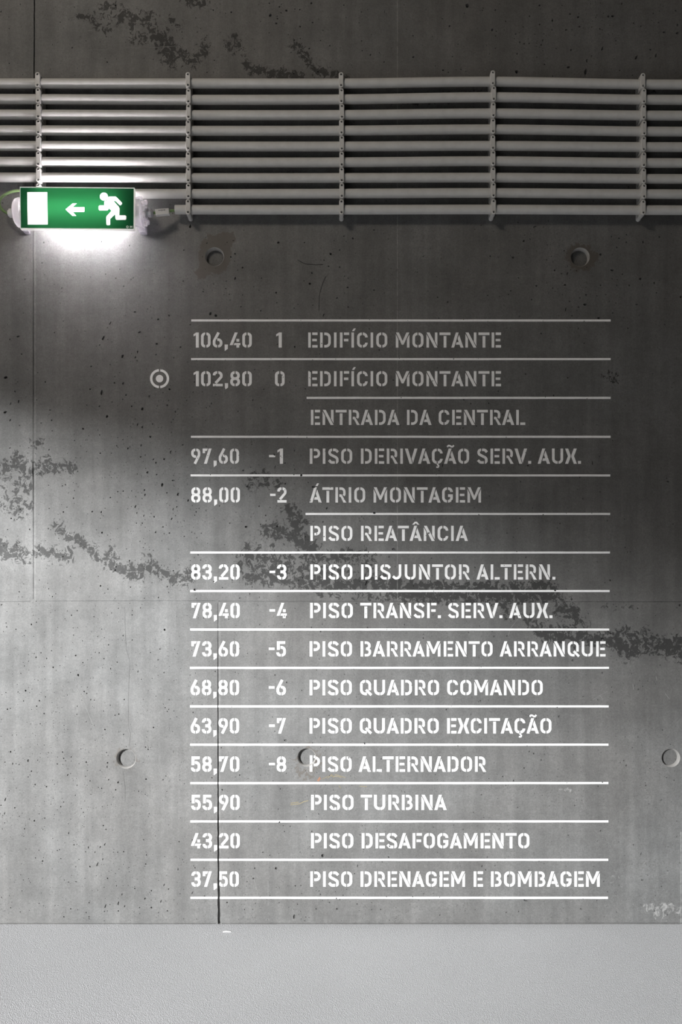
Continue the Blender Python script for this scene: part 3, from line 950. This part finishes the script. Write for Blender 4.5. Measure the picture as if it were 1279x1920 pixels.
ROWS = [
    (('106,40', 363, 472.5), ('1', 518, 528.5), ('EDIFÍCIO MONTANTE', 578, 939.5), 623.5, 651.8),
    (('102,80', 363, 472.5), ('0', 515.5, 534), ('EDIFÍCIO MONTANTE', 578, 939.5), 696, 724.3),
    (None, None, ('ENTRADA DA CENTRAL', 583, 985), 768.5, 796.8),
    (('97,60', 358.5, 448.5), ('-1', 504.6, 530.8), ('PISO DERIVAÇÃO SERV. AUX.', 581, 1089.5), 841, 869.6),
    (('88,00', 358.5, 450.2), ('-2', 506.5, 537.4), ('ÁTRIO MONTAGEM', 580.5, 902), 913.6, 942.4),
    (None, None, ('PISO REATÂNCIA', 582, 877.5), 985.8, 1014.3),
    (('83,20', 358.5, 449.6), ('-3', 505.5, 537.4), ('PISO DISJUNTOR ALTERN.', 582, 1041.5), 1058.2, 1086.8),
    (('78,40', 359, 449.6), ('-4', 505.5, 537.6), ('PISO TRANSF. SERV. AUX.', 581.7, 1036), 1130.4, 1159),
    (('73,60', 358.4, 448.5), ('-5', 504.2, 536.2), ('PISO BARRAMENTO ARRANQUE', 580.8, 1135.5), 1202.4, 1231),
    (('68,80', 357.6, 448.4), ('-6', 504.2, 536.2), ('PISO QUADRO COMANDO', 580.8, 1017.8), 1274.8, 1303.4),
    (('63,90', 357.8, 448.4), ('-7', 504.8, 536), ('PISO QUADRO EXCITAÇÃO', 580.8, 1034.2), 1346.6, 1375.2),
    (('58,70', 358.4, 449), ('-8', 504.6, 536.6), ('PISO ALTERNADOR', 580.8, 911.5), 1418.4, 1447),
    (('55,90', 359, 449.4), None, ('PISO TURBINA', 583.6, 837.6), 1490.2, 1518.6),
    (('43,20', 358, 449.6), None, ('PISO DESAFOGAMENTO', 583.6, 992.8), 1562, 1590.4),
    (('37,50', 359.4, 447.8), None, ('PISO DRENAGEM E BOMBAGEM', 582, 1124.4), 1633.8, 1662.4),
]
first_names = {0: 'topmost', 1: 'beside the ring symbol'}
for i, (num, lvl, nm, top, base) in enumerate(ROWS):
    x0 = num[1] if num else nm[1]
    c = W(x0, base)
    root = empty('floor_listing', (c.x, 0, c.z))
    words = ' '.join(t[0] for t in (num, lvl, nm) if t)
    tag(root, 'white stencilled floor listing reading ' + words, 'lettering', 'stencilled floor listings on the concrete wall')
    if num:
        paint_part('elevation_number', layout(*num, base, top)[0], root)
    if lvl:
        paint_part('level_number', layout(*lvl, base, top)[0], root)
    for word in layout(*nm, base, top):
        paint_part('painted_word', word, root)

LINES = [(358.8, 1145.2, 601.0), (358.4, 1145.2, 673.4), (575, 1145.2, 746), (358.0, 1145, 819), (357.4, 1144.4, 891.4), (573, 1144.2, 963.6),
         (357.0, 1143.8, 1036), (356.8, 1143.2, 1108.2), (356.8, 1142.4, 1180.4), (356.2, 1142, 1252.2), (356.4, 1141.4, 1324.4), (356.8, 1141, 1396.2),
         (357, 1140.8, 1468.2), (357, 1140.8, 1540.0), (357.4, 1140.4, 1612), (357.2, 1140, 1683.2)]
keys = ['106,40', '102,80', 'ENTRADA DA CENTRAL', '97,60', '88,00', 'PISO REATÂNCIA', '83,20', '78,40', '73,60', '68,80', '63,90', '58,70', '55,90', '43,20', '37,50']
for i, (x0, x1, y) in enumerate(LINES):
    c = W(x0, y)
    if i == 0:
        lab = 'long white painted line above the topmost listing, 106,40'
    elif i == 15:
        lab = 'long white painted line below the lowest listing, 37,50'
    else:
        lab = '%s white painted line between the listings %s and %s' % ('short' if i in (2, 5) else 'long', keys[i - 1], keys[i])
    poly = []
    nseg = 40
    hh = 1.95
    up = [(x0 + (x1 - x0) * k / nseg, y - hh + random.uniform(-.12, .12)) for k in range(nseg + 1)]
    dn = [(x0 + (x1 - x0) * k / nseg, y + hh + random.uniform(-.12, .12)) for k in range(nseg + 1)]
    v, f = paint_mesh([up + dn[::-1]], Vector((c.x, 0, c.z)))
    o = obj('painted_line', v, f, M_paint, None, (c.x, 0, c.z))
    tag(o, lab, 'painted line', 'painted lines between the floor listings')

# "you are here" ring with dot
cx, cy = 299.3, 710.0
c = W(cx, cy)
root = empty('location_symbol', (c.x, 0, c.z))
tag(root, 'white stencilled ring with a dot, left of the 102,80 listing', 'symbol')


def arc_band(a0, a1, r0, r1, n=28):
    o = [(cx + r1 * math.cos(a0 + (a1 - a0) * k / n), cy + r1 * math.sin(a0 + (a1 - a0) * k / n)) for k in range(n + 1)]
    i = [(cx + r0 * math.cos(a0 + (a1 - a0) * k / n), cy + r0 * math.sin(a0 + (a1 - a0) * k / n)) for k in range(n + 1)]
    return o + i[::-1]


gp = .075
paint_part('half_ring', [arc_band(-math.pi / 2 + gp, math.pi / 2 - gp, 13.4, 17.9)], root)
paint_part('half_ring', [arc_band(math.pi / 2 + gp, 1.5 * math.pi - gp, 13.4, 17.9)], root)
paint_part('dot', [circle(cx, cy, 7.0, 28)], root)

# crayon marks and pale scratches
def mark(name, strokes, mat, lab, cat, w=1.2):
    x, y = strokes[0][0]
    c = W(x, y)
    if len(strokes) == 1:
        v, f = paint_mesh([stroke(strokes[0], w)], Vector((c.x, 0, c.z)), .0004, .0003)
        tag(obj(name, v, f, mat, None, (c.x, 0, c.z)), lab, cat)
        return
    root = empty(name, (c.x, 0, c.z))
    tag(root, lab, cat)
    for s in strokes:
        v, f = paint_mesh([stroke(s, w)], root.location, .0004, .0003)
        obj('drawn_stroke', v, f, mat, root)


mark('crayon_mark', [[(595, 1464), (600, 1457)], [(597, 1465), (601, 1459)]], M_orange, 'small orange crayon stroke below the P of PISO ALTERNADOR', 'mark', 1.6)
mark('crayon_mark', [[(604, 1461), (616, 1455)], [(614, 1460), (622, 1452), (626, 1458)], [(620, 1455), (634, 1456), (641, 1458)], [(628, 1452), (648, 1458)], [(636, 1473), (639, 1478)], [(674, 1474), (688, 1475)]],
     M_yellow, 'yellow crayon scribble below the letters PISO of PISO ALTERNADOR', 'mark', .9)
mark('crayon_mark', [[(545, 1509), (562, 1507), (570, 1503), (578, 1501)], [(545, 1506), (560, 1504)]], M_yellow, 'yellow crayon dash left of PISO TURBINA', 'mark', 1.1)
mark('scratch', [[(1112, 1312), (1124, 1304), (1138, 1297)], [(1124, 1303), (1131, 1312)]], M_scratch, 'pale crossed scratch right of PISO QUADRO COMANDO', 'scratch', .7)
mark('scratch', [[(1230, 1268), (1232, 1276)], [(1247, 1300), (1256, 1311)], [(1187, 1283), (1188, 1293)]], M_scratch, 'few short pale scratches at right edge below the dark stains', 'scratch', .8)
mark('scratch', [[(145, 1292), (158, 1318), (170, 1348), (180, 1372), (190, 1404)]], M_scratch, 'long faint diagonal scratch above the tie hole on the left', 'scratch', .8)
mark('scratch', [[(953, 1192), (958, 1177), (972, 1160)]], M_scratch, 'thin pale curved scratch above ARRANQUE', 'scratch', .6)
mark('scratch', [[(475, 1646), (482, 1668), (484, 1692)], [(503, 1652), (503, 1698)]], M_scratch, 'two thin pale vertical scratches beside 37,50', 'scratch', .6)
mark('scratch', [[(104, 93), (119, 93)], [(165, 57), (173, 57)], [(166, 94), (206, 93)], [(235, 90), (285, 89), (330, 87)], [(498, 121), (514, 122)], [(388, 52), (396, 53)]], M_scratch,
     'broken row of short pale scratches above the conduits', 'scratch', .7)

# white flake lying on the floor at the wall
fx, fy = -.335, -.058
top_ = [(-.011, -.001), (-.006, .003), (.001, .0036), (.009, .001), (.0125, -.0025), (.005, -.0012), (-.002, -.0008), (-.008, -.0026)]
mb = MB()
n = len(top_)
mb.add([(fx + x, fy + y, .0022) for x, y in top_] + [(fx + x * 1.05, fy + y * 1.05, .0003) for x, y in top_],
       [list(range(n))[::-1]] + [[k, (k + 1) % n, n + (k + 1) % n, n + k] for k in range(n)] + [list(range(n, 2 * n))])
tag(mb.obj('paint_flake', M_paint, None, (fx, fy, 0)), 'small white flake on the floor just right of the dark wall joint', 'flake')

# ------------------------------------------------------------------ conduits
CL_X = [72, 352.6, 640, 923.5, 1206.5]
ROWY = [   # conduit centre heights at x = 0 and at the five clip columns
    [156.0, 156.6, 156.6, 156.7, 153.3, 158.3],
    [185.2, 186.0, 187.2, 186.5, 182.5, 187.0],
    [214.4, 215.0, 216.0, 215.7, 212.9, 216.8],
    [244.0, 244.6, 245.4, 245.0, 242.7, 246.6],
    [273.2, 273.8, 274.5, 274.7, 273.6, 275.8],
    [303.0, 303.6, 304.8, 304.5, 302.3, 305.6],
    [332.6, 333.0, 333.9, 333.8, 333.2, 335.4],
    [362.6, 363.0, 363.6, 363.0, 361.9, 364.0],
    [392.6, 392.8, 393.2, 393.3, 392.8, 394.0],
]
PD, PR = .028, .0133


def cr(p0, p1, p2, p3, t):
    return .5 * (2 * p1 + (p2 - p0) * t + (2 * p0 - 5 * p1 + 4 * p2 - p3) * t * t + (3 * p1 - p0 - 3 * p2 + p3) * t ** 3)


def conduit_y(i, px):
    xs = [-560, -220] + CL_X + [1490, 1780]
    ys = [ROWY[i][0]] * 2 + ROWY[i][1:] + [ROWY[i][-1]] * 2
    for k in range(1, len(xs) - 2):
        if xs[k] <= px <= xs[k + 1]:
            t = (px - xs[k]) / (xs[k + 1] - xs[k])
            y = cr(ys[k - 1], ys[k], ys[k + 1], ys[k + 2], t)
            return y
    return ys[1]


ordn = ['topmost', 'second', 'third', 'fourth', 'fifth', 'sixth', 'seventh', 'eighth', 'lowest']
for i in range(9):
    a = {7: 58, 8: 328.6}.get(i, -215)
    b_ = 1480
    pts = []
    n = 90
    for k in range(n + 1):
        px = a + (b_ - a) * k / n
        pts.append(W(px, conduit_y(i, px), PD))
    mb = MB()
    mb.tube(pts, PR, 28, caps=False)
    # open ends: inner bore wall and lip
    for e, q in ((0, 1), (-1, -2)):
        p, q2 = Vector(pts[e]), Vector(pts[q])
        mb.tube([p, p + (q2 - p).normalized() * .03], [PR * .86, PR * .86], 28, caps=False)
        lip = []
        t = (q2 - p).normalized()
        u = t.cross(Vector((0, 0, 1))).normalized()
        w = t.cross(u)
        vv = [p + (u * math.cos(2 * math.pi * m / 28) + w * math.sin(2 * math.pi * m / 28)) * r for r in (PR, PR * .86) for m in range(28)]
        mb.add(vv, [[m, (m + 1) % 28, 28 + (m + 1) % 28, 28 + m] for m in range(28)])
    loc = W(a, conduit_y(i, a), PD)
    o = mb.obj('conduit', M_pvc, None, loc, 40)
    lab = {0: 'long pale grey plastic conduit, topmost of the nine on the wall',
           7: 'pale grey conduit second from the bottom, its left end hidden behind the exit sign',
           8: 'lowest pale grey conduit, its open end right of the exit sign'}.get(i, 'long pale grey plastic conduit, %s from the top of the nine on the wall' % ordn[i])
    tag(o, lab, 'pipe', 'pale grey conduits along the wall')

# ------------------------------------------------------------------ conduit clips
CW_, CZ, CF, CHOLE, CHR = .0070, .0158, .048, PR + .0002, .0031


def clip_mesh():
    mb = MB()
    n = 14
    out = []
    for k in range(n + 1):
        a = math.pi * k / n
        out.append((CW_ * math.cos(a), CZ + CW_ * math.sin(a)))
    for k in range(n + 1):
        a = math.pi + math.pi * k / n
        out.append((CW_ * math.cos(a), -CZ + CW_ * math.sin(a)))
    ch = .0012

    def inset(p):
        x, z = p
        zc = CZ if z > CZ else (-CZ if z < -CZ else z)
        d = Vector((x, z - zc))
        q = d * ((CW_ - ch) / CW_)
        return (q.x, zc + q.y)
    # rounded ends of the stadium prism, with a waist above the foot
    m = len(out)
    for rng_ in (range(0, n), range(n + 1, 2 * n + 1)):
        for k in rng_:
            p, q = out[k], out[k + 1]
            def waist(pt, y):
                zc = CZ if pt[1] > 0 else -CZ
                s = 1.0
                if .010 < y < .026:
                    s = .90
                return (pt[0] * s, -y, zc + (pt[1] - zc) * s)
            ys = [0, .004, .009, .012, .024, .028, CF - ch]
            for y0, y1 in zip(ys, ys[1:]):
                mb.add([waist(p, y0), waist(q, y0), waist(q, y1), waist(p, y1)], [[0, 1, 2, 3]])
            pi, qi = inset(p), inset(q)
            mb.add([(p[0], -(CF - ch), p[1]), (q[0], -(CF - ch), q[1]), (qi[0], -CF, qi[1]), (pi[0], -CF, pi[1])], [[0, 1, 2, 3]])
    # flat sides with the bore for the conduit
    side = [(-CZ, 0), (CZ, 0), (CZ, CF - ch), (-CZ, CF - ch)]
    bore = circle(0, PD, CHOLE, 28)
    ov, of, oid = cdt([side, bore])
    for sx in (-1, 1):
        mb.add([(sx * CW_, -v.y, v.x) for v in ov], [list(f) if sx > 0 else list(f)[::-1] for f, ids in zip(of, oid) if ids == [0]])
        mb.add([(sx * CW_, -(CF - ch), -CZ), (sx * CW_, -(CF - ch), CZ), (sx * (CW_ - ch), -CF, CZ), (sx * (CW_ - ch), -CF, -CZ)], [[0, 1, 2, 3]])
    mb.add([(-CW_, -y, z) for z, y in bore] + [(CW_, -y, z) for z, y in bore], [[k, (k + 1) % 28, 28 + (k + 1) % 28, 28 + k] for k in range(28)])
    # front face with two screw wells, each with a raised lip
    front = [inset(p) for p in out]
    wells = [circle(0, s * CZ, CHR, 18) for s in (-1, 1)]
    ov, of, oid = cdt([front] + wells)
    mb.add([(v.x, -CF, v.y) for v in ov], [list(f) for f, ids in zip(of, oid) if ids == [0]])
    for w in wells:
        cz = sum(p[1] for p in w) / 18
        r2 = [(x * 1.22, cz + (z - cz) * 1.22) for x, z in w]
        r3 = [(x * 1.45, cz + (z - cz) * 1.45) for x, z in w]
        v = [(x, -CF + .006, z) for x, z in w] + [(x, -CF - .0007, z) for x, z in w] + [(x, -CF - .0007, z) for x, z in r2] + [(x, -CF, z) for x, z in r3]
        f = []
        for k in range(18):
            k2 = (k + 1) % 18
            for j in range(3):
                f.append([j * 18 + k, j * 18 + k2, (j + 1) * 18 + k2, (j + 1) * 18 + k])
        mb.add(v, f)
    me = bpy.data.meshes.new('conduit_clip')
    me.from_pydata([tuple(v) for v in mb.v], [], mb.f)
    bm = bmesh.new()
    bm.from_mesh(me)
    bmesh.ops.remove_doubles(bm, verts=bm.verts, dist=1e-6)
    bmesh.ops.recalc_face_normals(bm, faces=bm.faces)
    bm.to_mesh(me)
    bm.free()
    finish(me, M_clip, 35)
    return me


def screw_mesh():
    mb = MB()
    n = 18
    r = CHR * .98
    prof = [(r, .0008), (r * .85, -.0002), (r * .45, -.0005)]
    v = []
    for rr, y in prof:
        v += [(rr * math.cos(2 * math.pi * k / n), y, rr * math.sin(2 * math.pi * k / n)) for k in range(n)]
    f = []
    for j in range(2):
        for k in range(n):
            k2 = (k + 1) % n
            f.append([j * n + k, j * n + k2, (j + 1) * n + k2, (j + 1) * n + k])
    v += [(r * .38 * math.cos(2 * math.pi * k / n), .0012, r * .38 * math.sin(2 * math.pi * k / n)) for k in range(n)]
    for k in range(n):
        k2 = (k + 1) % n
        f.append([2 * n + k, 2 * n + k2, 3 * n + k2, 3 * n + k])
    f.append([3 * n + k for k in range(n)])
    mb.add(v, f)
    me = bpy.data.meshes.new('screw')
    me.from_pydata([tuple(x) for x in mb.v], [], mb.f)
    finish(me, M_screw, 40)
    return me


CM, SM = clip_mesh(), screw_mesh()
proto = bpy.data.objects.new('conduit_clip', CM)
C.objects.link(proto)
for s in (1, -1):
    so = bpy.data.objects.new('screw', SM)
    C.objects.link(so)
    so.parent = proto
    so.location = (0, -CF + .0034, s * CZ)
col_names = ['in clip column above exit sign', 'first clip column right of exit sign', 'second clip column right of exit sign',
             'third clip column right of exit sign', 'fourth clip column right of exit sign']
CX_ROW = [[70, 71, 71.5, 71.5, 71.2, 71.5, 71.6, 71.5, None],
          [352.2, 353.2, 353.4, 352.8, 352.8, 352.8, 353.0, 353.2, 352.6],
          [639.6, 640.2, 641.2, 640.4, 641.0, 640.8, 640.8, 641.0, 640.4],
          [924.4, 926.2, 925.4, 924.8, 924.6, 925.0, 925.0, 925.6, 925.8],
          [1206.2, 1208.0, 1207.6, 1208.4, 1207.6, 1207.8, 1207.6, 1208.2, 1206.8]]
first = True
for ci in range(5):
    for ri in range(9):
        fx = CX_ROW[ci][ri]
        if fx is None:
            continue
        y = conduit_y(ri, fx)
        p = W(VX + (fx - VX), y, PD)
        px = W(fx, y, CF).x
        if first:
            o = proto
            first = False
        else:
            o = proto.copy()
            C.objects.link(o)
            for ch in proto.children:
                c2 = ch.copy()
                C.objects.link(c2)
                c2.parent = o
        o.location = (px, 0, p.z)
        which = {0: 'topmost conduit', 8: 'lowest conduit'}.get(ri, ordn[ri] + ' conduit from top')
        tag(o, 'grey clip on %s, %s' % (which, col_names[ci]), 'pipe clip', 'conduit clips on the wall')

# ------------------------------------------------------------------ exit sign
AX_D = .056
AX = W(150, 399.5, AX_D)
AZ = AX.z
XA, XB = W(28.5, 399, AX_D).x, W(274, 399, AX_D).x
sign = empty('exit_sign', (W(145, 400, AX_D).x, 0, AZ))
tag(sign, 'lit green emergency exit sign with running figure, on a clear tube housing below the conduits', 'exit sign')
R = .0425
mb = MB()
mb.lathe_x([(XA + .022, R * .9), (XB - .022, R * .9)], -AX_D, AZ, 48)
part(mb, 'tube_housing', M_clear, sign, 40)
mb = MB()
mb.lathe_x([(XA + .024, R), (XA + .016, R), (XA + .006, R * .93), (XA + .001, R * .78), (XA, R * .35), (XA, .001)], -AX_D, AZ, 48)
part(mb, 'end_cap', M_milk, sign, 40)
mb = MB()
mb.lathe_x([(XB - .032, R * .97), (XB - .026, R), (XB - .018, R * 1.06), (XB - .010, R * 1.06), (XB - .009, R * .95), (XB - .003, R * .86), (XB, R * .5), (XB, .001)], -AX_D, AZ, 48)
cap = part(mb, 'end_cap', M_frost, sign, 40)
for k in range(6):       # cap bolts around the right flange
    a = math.pi / 6 + k * math.pi / 3
    mbb = MB()
    y0, z0 = -AX_D + R * .74 * math.cos(a), AZ + R * .74 * math.sin(a)
    mbb.lathe_x([(XB - .006, .0075), (XB + .002, .0075), (XB + .0035, .006), (XB + .0035, .0035), (XB + .0005, .003), (XB + .0005, .0002)], y0, z0, 18)
    obj('cap_bolt', [v - sign.location for v in mbb.v], mbb.f, M_milk, cap, (0, 0, 0), 40)
# lamp
L0, L1 = W(72, 399, AX_D).x, W(226, 399, AX_D).x
LY = -.070
mb = MB()
mb.tube([(L0, LY, AZ - .006), (L1, LY, AZ - .006)], .008, 20)
part(mb, 'lamp_tube', M_lamp, sign, 40)
for xa, xb in ((XA + .02, L0), (L1, XB - .02)):
    mb = MB()
    mb.tube([(xa, LY, AZ - .006), (xb, LY, AZ - .006)], .010, 20)
    part(mb, 'lamp_holder', M_white, sign, 40)
# cable glands
for s, x in ((-1, XA), (1, XB)):
    mb = MB()
    gz, gy = AZ - .0005, -AX_D
    pr = [(x - s * .002, .0135), (x + s * .004, .0135), (x + s * .0045, .0115), (x + s * .008, .0115), (x + s * .0085, .0128), (x + s * .016, .0128), (x + s * .0165, .0105), (x + s * .020, .009), (x + s * .022, .005)]
    mb.lathe_x(pr, gy, gz, 8 if s > 0 else 24)
    part(mb, 'cable_gland', M_white if s < 0 else plain('smoky_gland_plastic', (.45, .44, .47), .3), sign, 30)
# mounting feet of clear plastic between housing and wall
for x0p, x1p, yb in ((46, 55, 437), (262.5, 274.5, 438)):
    a, b2 = W(x0p, yb, .01), W(x1p, 405, .01)
    mb = MB()
    mb.box((a.x, -.045, a.z), (a.x + .003, 0, b2.z))
    mb.box((b2.x - .003, -.045, a.z), (b2.x, 0, b2.z))
    mb.box((a.x, -.02, a.z), (b2.x, -.0005, a.z + .0035))
    mb.box((a.x, -.004, a.z), (b2.x, -.0005, b2.z))
    part(mb, 'mounting_foot', M_frost, sign)
# sign panel
PDP = .108
P0 = [(39.0, 427.4), (250.4, 429.0), (250.8, 353.2), (38.0, 351.4)]     # film corners, px


def man(zx, zy):
    return (170 + zx * .07037, 350 + zy * .07037)


def z1(zx, zy):
    return (zx * .2971, 310 + zy * .2971)


FIG = [man(*p) for p in [(480, 268), (660, 262), (692, 282), (830, 425), (838, 455), (800, 497), (775, 490), (665, 385), (600, 375), (750, 540), (768, 585), (765, 765),
                         (925, 765), (950, 790), (945, 870), (925, 886), (690, 885), (668, 865), (650, 735), (520, 860), (520, 1008), (505, 1025), (440, 1025), (425, 1010),
                         (415, 830), (430, 785), (550, 652), (545, 630), (485, 570), (462, 618), (440, 630), (240, 630), (215, 605), (215, 522), (240, 500), (365, 500), (370, 388), (430, 370)]]
HEAD = circle(194.8, 368.5, 7.5, 32)
ARROW = [z1(*p) for p in [(414, 278), (460, 240), (485, 240), (456, 265), (532, 264), (532, 293), (457, 293), (481, 319), (458, 319)]]
DOORS = [(51.0, 360.2), (88.3, 360.2), (89.3, 420.9), (52.0, 421.1)]
RINGM = circle(239.0, 425.4, 2.3, 18)
RINGI = circle(239.0, 425.4, 1.2, 14)
LETM = [(243.6, 427.3), (243.6, 423.4), (244.6, 423.4), (245.9, 425.2), (247.1, 423.4), (248.2, 423.4), (248.2, 427.3), (247.0, 427.3), (247.0, 425.4), (245.9, 426.6), (244.8, 425.4), (244.8, 427.3)]
shapes = [P0, FIG, HEAD, ARROW, DOORS, RINGM, RINGI, LETM]
ov, of, oid = cdt(shapes)


def film(sel, name, mat, parent, dd=PDP):
    vs = [W(v.x, v.y, dd) - sign.location for v in ov]
    fs = [list(f)[::-1] for f, ids in zip(of, oid) if sel(set(ids))]
    used = sorted({i for f in fs for i in f})
    mp = {u: k for k, u in enumerate(used)}
    return obj(name, [vs[u] for u in used], [[mp[i] for i in f] for f in fs], mat, parent)


panel = film(lambda s: s == {0} or s == {0, 5, 6}, 'sign_panel', M_green, sign)
panel['label'] = 'green backlit sign film'
film(lambda s: 4 in s, 'door_symbol', M_symbol, panel)
film(lambda s: 3 in s, 'arrow_symbol', M_symbol, panel)
film(lambda s: 1 in s or 2 in s, 'running_figure', M_symbol, panel)
film(lambda s: s == {0, 5} or 7 in s, 'maker_mark', M_symbol, panel)
# slim white frame around the film, with sides running back to the housing
OUT = [(38.2, 429.0), (251.6, 430.6), (252.0, 351.8), (37.0, 350.0)]
mb = MB()
fr = [W(*p, PDP + .0015) for p in OUT]
fi = [W(*p, PDP + .0015) for p in P0]
bk = [Vector((v.x, -PDP + .010, v.z)) for v in fr]
bi = [Vector((v.x, -PDP + .010, v.z)) for v in fi]
mb.add(fr + fi + bk + bi, [[k, (k + 1) % 4, 4 + (k + 1) % 4, 4 + k] for k in range(4)] + [[k, (k + 1) % 4, 8 + (k + 1) % 4, 8 + k] for k in range(4)] + [[4 + k, 4 + (k + 1) % 4, 12 + (k + 1) % 4, 12 + k] for k in range(4)]
       + [[8 + k, 8 + (k + 1) % 4, 12 + (k + 1) % 4, 12 + k] for k in range(4)])
part(mb, 'panel_frame', translucent('white_frame_plastic', (.75, .74, .74), (.5, .5, .5)), sign)
# two clear arms carry the panel on the tube
for xp in (58, 232):
    x = W(xp, 390, PDP).x
    mb = MB()
    mb.box((x - .002, -PDP + .009, AZ - .05), (x + .002, -AX_D - R * .86, AZ + .04))
    part(mb, 'panel_arm', M_clear, sign)

# green cables
cab = [W(66, 362.8, .028), W(50, 359, .03), W(37, 357.2, .034), (W(24, 358.8, .036)), W(12, 363.5, .038), W(3, 370, .040), W(-1.2, 378.5, .043), W(.2, 387.5, .047), W(6, 395, .051), W(13, 399.2, .055), W(19, 400.2, AX_D)]
fine = []
for i in range(len(cab) - 1):
    p = [cab[max(0, i - 1)], cab[i], cab[i + 1], cab[min(len(cab) - 1, i + 2)]]
    for t in range(6):
        fine.append(Vector([cr(p[0][k], p[1][k], p[2][k], p[3][k], t / 6) for k in range(3)]))
fine.append(cab[-1])
mb = MB().tube(fine, .0040, 16)
tag(mb.obj('green_cable', M_cable, None, W(37, 357, .034), 50), 'pale green cable looping from the conduit end into the left end of the exit sign', 'cable')
cab = [W(283, 399.8, AX_D), W(292, 398.6, .052), W(303, 397, .044), W(316, 395.6, .034), W(324, 395, .029), W(345, 393.6, .028)]
mb = MB().tube(cab, .0040, 16)
tag(mb.obj('green_cable', M_cable, None, W(303, 397, .044), 50), 'short green cable from the lowest conduit into the right end of the exit sign', 'cable')
# white tag around that cable
root = empty('cable_tag', W(304, 397.2, .046))
tag(root, 'small white cable tag on the green cable right of the exit sign', 'cable tag')
ta = [W(290.4, 392.2, .056), W(316.6, 390.2, .044), W(317.6, 401.2, .044), W(292.4, 403.4, .056)]
mb = MB()
cc = sum(ta, Vector()) / 4
fr_ = []
for p in ta:
    fr_.append(cc + (p - cc) * .93 + Vector((0, -.001, 0)))
mid = [Vector(p) for p in ta]
bk = [p + Vector((0, .011, 0)) for p in ta]
mb.add(fr_ + mid + bk, [[3, 2, 1, 0]] + [[k, (k + 1) % 4, 4 + (k + 1) % 4, 4 + k] for k in range(4)] + [[4 + k, 4 + (k + 1) % 4, 8 + (k + 1) % 4, 8 + k] for k in range(4)] + [[8, 9, 10, 11]])
part(mb, 'tag_plate', M_white, root)
mb = MB()
for (xa, xb, ya, yb) in ((297.2, 299.4, 393.6, 395.2), (300.0, 301.6, 393.4, 395.0), (302.2, 304.8, 393.2, 394.8), (305.4, 306.6, 393.0, 394.6), (307.2, 309.8, 392.8, 394.4), (302.4, 304.6, 396.0, 397.4)):
    u0, u1 = (xa - 290.4) / 26.6, (xb - 290.4) / 26.6
    d0, d1 = .056 - .012 * u0 + .0013, .056 - .012 * u1 + .0013
    mb.add([W(xa, yb, d0), W(xb, yb, d1), W(xb, ya, d1), W(xa, ya, d0)], [[0, 1, 2, 3]])
part(mb, 'printed_marks', M_ink, root)
